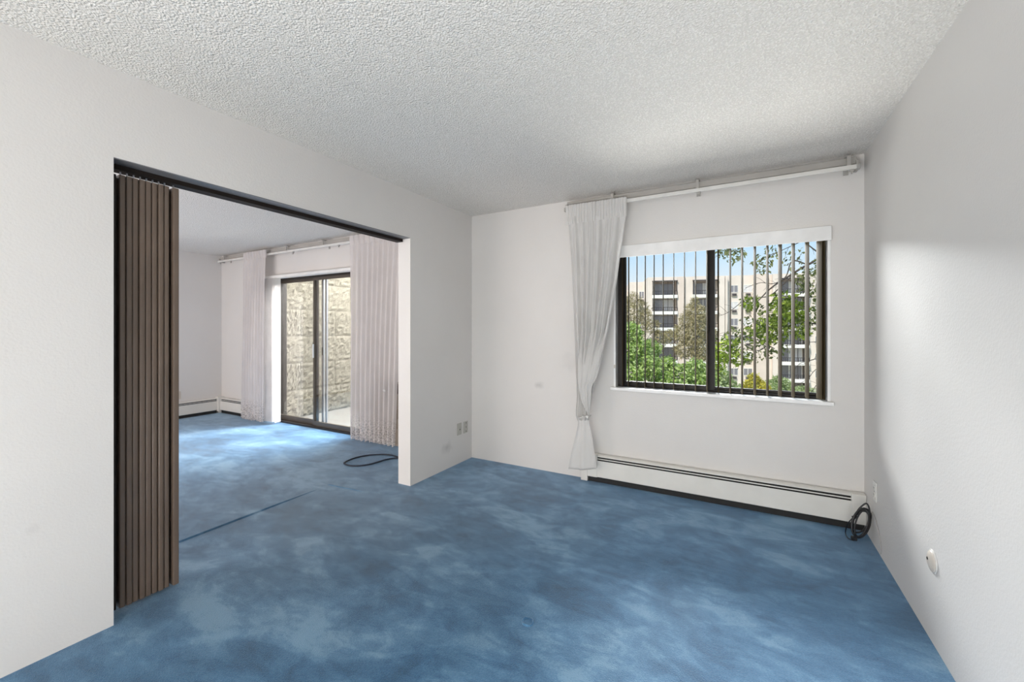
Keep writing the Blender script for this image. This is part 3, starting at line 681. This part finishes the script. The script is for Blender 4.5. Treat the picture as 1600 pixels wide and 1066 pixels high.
BB().fb(SP(930, -12), SP(1420, -12), -14, -11.9, GZ, 8.9).build('rear_block', ROOFM, ab)

# ------------------------------------------------------------------ trees
def leaves(name, centres, size, m, parent, up=.35, aspect=.5):
    P = np.asarray(centres); n = len(P)
    d = rng.normal(size=(n, 3)); d[:, 2] -= .15; d /= np.linalg.norm(d, axis=1)[:, None]
    h = rng.normal(size=(n, 3)); h[:, 2] += up*3; s = np.cross(d, h); s /= np.linalg.norm(s, axis=1)[:, None]; nn = np.cross(s, d)
    L = (size*rng.uniform(.6, 1.25, n))[:, None]; w = L*aspect*.5
    V = np.stack([P, P+d*L*.45+s*w+nn*L*.06, P+d*L, P+d*L*.45-s*w+nn*L*.06], 1).reshape(-1, 3)
    Fc = np.arange(4*n).reshape(-1, 4)
    return pymesh(name, V, Fc, m, parent, kind='stuff')
def blob_pts(blobs, n):
    vol = np.array([b[3]*b[4] for b in blobs]); cnt = np.maximum(20, (n*vol/vol.sum())).astype(int); out_ = []
    for (x, y, z, r, rz), c in zip(blobs, cnt):
        d = rng.normal(size=(c, 3)); d /= np.linalg.norm(d, axis=1)[:, None]; q = rng.uniform(.45, 1.0, c)**.6
        k = 1+.22*np.sin(d[:, 0]*7+x)*np.sin(d[:, 1]*6+z)*np.cos(d[:, 2]*8)
        out_.append(np.stack([x+d[:, 0]*r*q*k, y+d[:, 1]*r*q*k, z+d[:, 2]*rz*q*k], 1))
    return np.concatenate(out_)
def at(px, py, dist):            # a point in the air at a given camera depth
    return Vector((0, 0, EYE))+ray(px, py)*dist
def crown_tree(name, base, blobs, n, size, m, label, trunk_r=.14, bark=BARKL, aspect=.5, group=None):
    t = thing(name, (base.x, base.y, GZ), label, 'tree' if 'tree' in label else 'shrub', group)
    leaves('foliage', blob_pts(blobs, n), size, m, t, aspect=aspect)
    top = max(b[2] for b in blobs)
    MB().tube(smooth_path([(base.x, base.y, GZ-.05), (base.x+.1, base.y+.05, GZ+(top-GZ)*.4), (base.x-.08, base.y, GZ+(top-GZ)*.7), (base.x, base.y, top)], 4), trunk_r, 7, trunk_r*.3).build('trunk', bark, t, True)
    mb_ = MB()
    for b in blobs[:14]:
        z0 = GZ+(b[2]-GZ)*.6; mb_.tube(smooth_path([(base.x, base.y, z0), ((base.x+b[0])/2, (base.y+b[1])/2, (z0+b[2])/2+.1), (b[0], b[1], b[2])], 3), trunk_r*.35, 5, trunk_r*.1)
    mb_.build('branches', bark, t, True)
    return t
LG = leaf_mat('bright_leaf', (.20, .30, .06), (.36, .48, .14), (.56, .64, .32)); LO = leaf_mat('olive_needle', (.22, .19, .09), (.40, .35, .19), (.58, .50, .32), .25)
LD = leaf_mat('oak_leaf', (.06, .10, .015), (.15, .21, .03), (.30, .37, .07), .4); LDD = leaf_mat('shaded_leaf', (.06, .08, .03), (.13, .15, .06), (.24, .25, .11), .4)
LY = leaf_mat('yellow_leaf', (.42, .38, .05), (.58, .48, .08), (.50, .52, .14)); LS = leaf_mat('shrub_leaf', (.20, .27, .09), (.34, .42, .18), (.52, .58, .34))
def blob(px, py, dist, rpx, rz=None): q = at(px, py, dist); r = rpx/F*dist; return (q.x, q.y, q.z, r, (rz or rpx)/F*dist)
# bright green tree filling the lower left of the window
bl = [blob(*a) for a in ((966, 520, 27, 16), (984, 522, 26, 19), (1000, 545, 25.5, 17), (978, 556, 25, 20), (1018, 545, 27, 14), (1012, 575, 25, 20), (985, 590, 24.5, 22), (1040, 576, 26, 19), (1038, 600, 25, 19), (1065, 588, 26, 18), (1086, 578, 26.5, 17), (1090, 600, 26, 18), (1062, 612, 25, 18), (1108, 592, 27, 14), (1000, 620, 24, 24), (955, 560, 26, 22))]
crown_tree('leafy_tree', at(1020, 600, 26), bl, 15000, .24, LG, 'bright green leafy tree low in the left half of the window')
bl = [blob(*a) for a in ((975, 474, 44, 12), (990, 468, 43, 11), (1003, 480, 44, 10), (985, 490, 42, 16), (1008, 495, 43, 12), (970, 500, 43, 14), (1000, 512, 42, 15), (1022, 512, 43, 9, 12), (978, 530, 42, 18), (1030, 530, 43, 14), (1046, 524, 44, 10), (1010, 545, 42, 18))]
crown_tree('pine_tree', at(992, 540, 43), bl, 7000, .34, LO, 'olive brown pine tree at the left edge of the window view', aspect=.22)
bl = [blob(*a) for a in ((1086, 471, 42, 6, 8), (1080, 484, 42, 10), (1094, 486, 41, 10), (1072, 500, 42, 12), (1090, 504, 41, 14), (1104, 500, 42, 9), (1066, 520, 42, 14), (1086, 526, 41, 16), (1108, 520, 42, 12), (1070, 545, 42, 16), (1096, 550, 41, 16), (1116, 540, 42, 10))]
crown_tree('pine_tree', at(1087, 540, 42), bl, 7500, .34, LO, 'taller pointed pine tree left of the window mullion', aspect=.22)
bl = [blob(*a) for a in ((1118, 580, 31, 13), (1130, 590, 30, 13), (1122, 606, 30, 16), (1142, 602, 31, 9))]
crown_tree('leafy_shrub', at(1124, 605, 30), bl, 2600, .22, LS, 'pale green shrub just right of the window mullion', .06)
bl = [blob(*a) for a in ((1178, 592, 40, 8, 9), (1172, 604, 39, 10), (1187, 602, 40, 9), (1196, 608, 39, 8))]
crown_tree('yellow_shrub', at(1180, 606, 40), bl, 2200, .24, LY, 'yellow flowering shrub at the foot of the building', .05)
bl = [blob(*a) for a in ((1206, 600, 45, 8), (1216, 596, 45, 9), (1228, 602, 46, 9), (1212, 610, 44, 10), (1236, 610, 45, 8))]
crown_tree('leafy_shrub', at(1215, 610, 45), bl, 2200, .26, LS, 'rounded green shrub right of the yellow shrub', .05)
bl = [blob(*a) for a in ((1252, 610, 47, 8), (1262, 613, 47, 8), (1244, 615, 46, 8), (1158, 608, 46, 7))]
crown_tree('leafy_shrub', at(1253, 615, 47), bl, 1600, .26, LS, 'low green shrub under the right hand balconies', .05)
# near tree whose branches reach across the right half of the window
nt = thing('broadleaf_tree', (5.2, 9.6, GZ), 'near tree with bare twigs and dark green leaves across the right window pane', 'tree')
DN = 9.0
brs = [  # (px,py,depth) branch paths, start radius, end radius
    ([(1420, 470, 9.6), (1330, 440, 9.4), (1292, 404, 9.2), (1262, 414, 9), (1232, 432, 9), (1205, 450, 8.9), (1185, 470, 8.8)], .036, .010),
    ([(1292, 404, 9.2), (1272, 390, 9.1), (1255, 376, 9.2), (1240, 362, 9.3)], .018, .006),
    ([(1262, 414, 9), (1238, 408, 8.9), (1228, 432, 9.0), (1210, 443, 9), (1188, 442, 9), (1165, 450, 9)], .014, .005),
    ([(1330, 500, 9.5), (1292, 503, 9.3), (1272, 506, 9.2), (1245, 501, 9.1), (1225, 521, 9), (1203, 537, 8.9), (1185, 548, 8.8), (1160, 545, 8.7)], .024, .006),
    ([(1240, 428, 9), (1222, 446, 8.9), (1203, 462, 8.9), (1180, 466, 8.9), (1160, 472, 8.8), (1140, 487, 8.8), (1124, 494, 8.8)], .014, .004),
    ([(1330, 455, 9.5), (1270, 464, 9.1), (1232, 463, 9), (1205, 460, 8.9)], .018, .006),
    ([(1330, 520, 9.5), (1290, 516, 9.3), (1268, 515, 9.2), (1252, 518, 9.1)], .010, .004),
    ([(1330, 528, 9.5), (1288, 533, 9.3), (1265, 535, 9.2), (1240, 538, 9.1), (1226, 541, 9)], .010, .003),
    ([(1330, 545, 9.5), (1284, 558, 9.3), (1268, 563, 9.2), (1250, 568, 9.1), (1240, 580, 9.1)], .010, .003),
    ([(1330, 568, 9.5), (1284, 575, 9.3), (1272, 580, 9.2), (1262, 592, 9.1), (1240, 605, 9.1)], .011, .003),
    ([(1330, 580, 9.5), (1282, 598, 9.3), (1270, 610, 9.2), (1258, 622, 9.1)], .010, .004),
    ([(1210, 545, 8.9), (1180, 530, 8.8), (1150, 526, 8.7), (1130, 525, 8.7), (1118, 522, 8.7)], .010, .003),
    ([(1255, 376, 9.2), (1220, 392, 9.1), (1196, 402, 9.0), (1185, 412, 9)], .010, .003),
    ([(1240, 362, 9.3), (1200, 368, 9.2), (1165, 385, 9.1), (1140, 395, 9.0), (1118, 400, 8.9)], .012, .003),
    ([(1160, 545, 8.7), (1140, 555, 8.7), (1128, 572, 8.7)], .007, .003),
    ([(1285, 425, 9.2), (1275, 445, 9.2), (1280, 470, 9.2), (1276, 485, 9.2)], .009, .003)]
mb = MB(); nodes_px = []
for pth, r0, r1 in brs:
    P = smooth_path([at(*p) for p in pth], 6); mb.tube(P, r0, 6, r1)
    for i in range(4, len(P), 3):
        d = Vector(rng.normal(size=3)); d.y *= .6
        e_ = P[i]+d.normalized()*rng.uniform(.12, .34); mb.tube([P[i], (P[i]+e_)/2+Vector((0, 0, .02)), e_], .004, 4, .002)
mb.build('branches', BARK, nt, True, kind='stuff')
MB().tube(smooth_path([(5.2, 9.6, GZ-.05), (5.15, 9.5, -3), at(1420, 470, 9.6), (4.9, 9.3, 3.4)], 6), .16, 9, .05).build('trunk', BARK, nt, True)
def cluster(lst, k):
    out_ = []
    for px, py, rx, ry, n in lst:
        for _ in range(int(n*k)):
            a = rng.uniform(0, 2*PI); q = math.sqrt(rng.uniform(0, 1)); out_.append(at(px+rx*q*math.cos(a), py+ry*q*math.sin(a), DN+rng.uniform(-.5, .5)))
    return [tuple(v) for v in out_]
leaves('foliage', cluster([(1225, 492, 26, 24, 330), (1205, 515, 30, 20, 300), (1240, 486, 24, 18, 220), (1252, 520, 14, 12, 110), (1185, 525, 24, 16, 130), (1172, 472, 15, 10, 100), (1136, 545, 20, 18, 190), (1150, 560, 18, 14, 90), (1124, 565, 12, 18, 90), (1222, 470, 20, 14, 130)], 1.0), .115, LD, nt, aspect=.55)
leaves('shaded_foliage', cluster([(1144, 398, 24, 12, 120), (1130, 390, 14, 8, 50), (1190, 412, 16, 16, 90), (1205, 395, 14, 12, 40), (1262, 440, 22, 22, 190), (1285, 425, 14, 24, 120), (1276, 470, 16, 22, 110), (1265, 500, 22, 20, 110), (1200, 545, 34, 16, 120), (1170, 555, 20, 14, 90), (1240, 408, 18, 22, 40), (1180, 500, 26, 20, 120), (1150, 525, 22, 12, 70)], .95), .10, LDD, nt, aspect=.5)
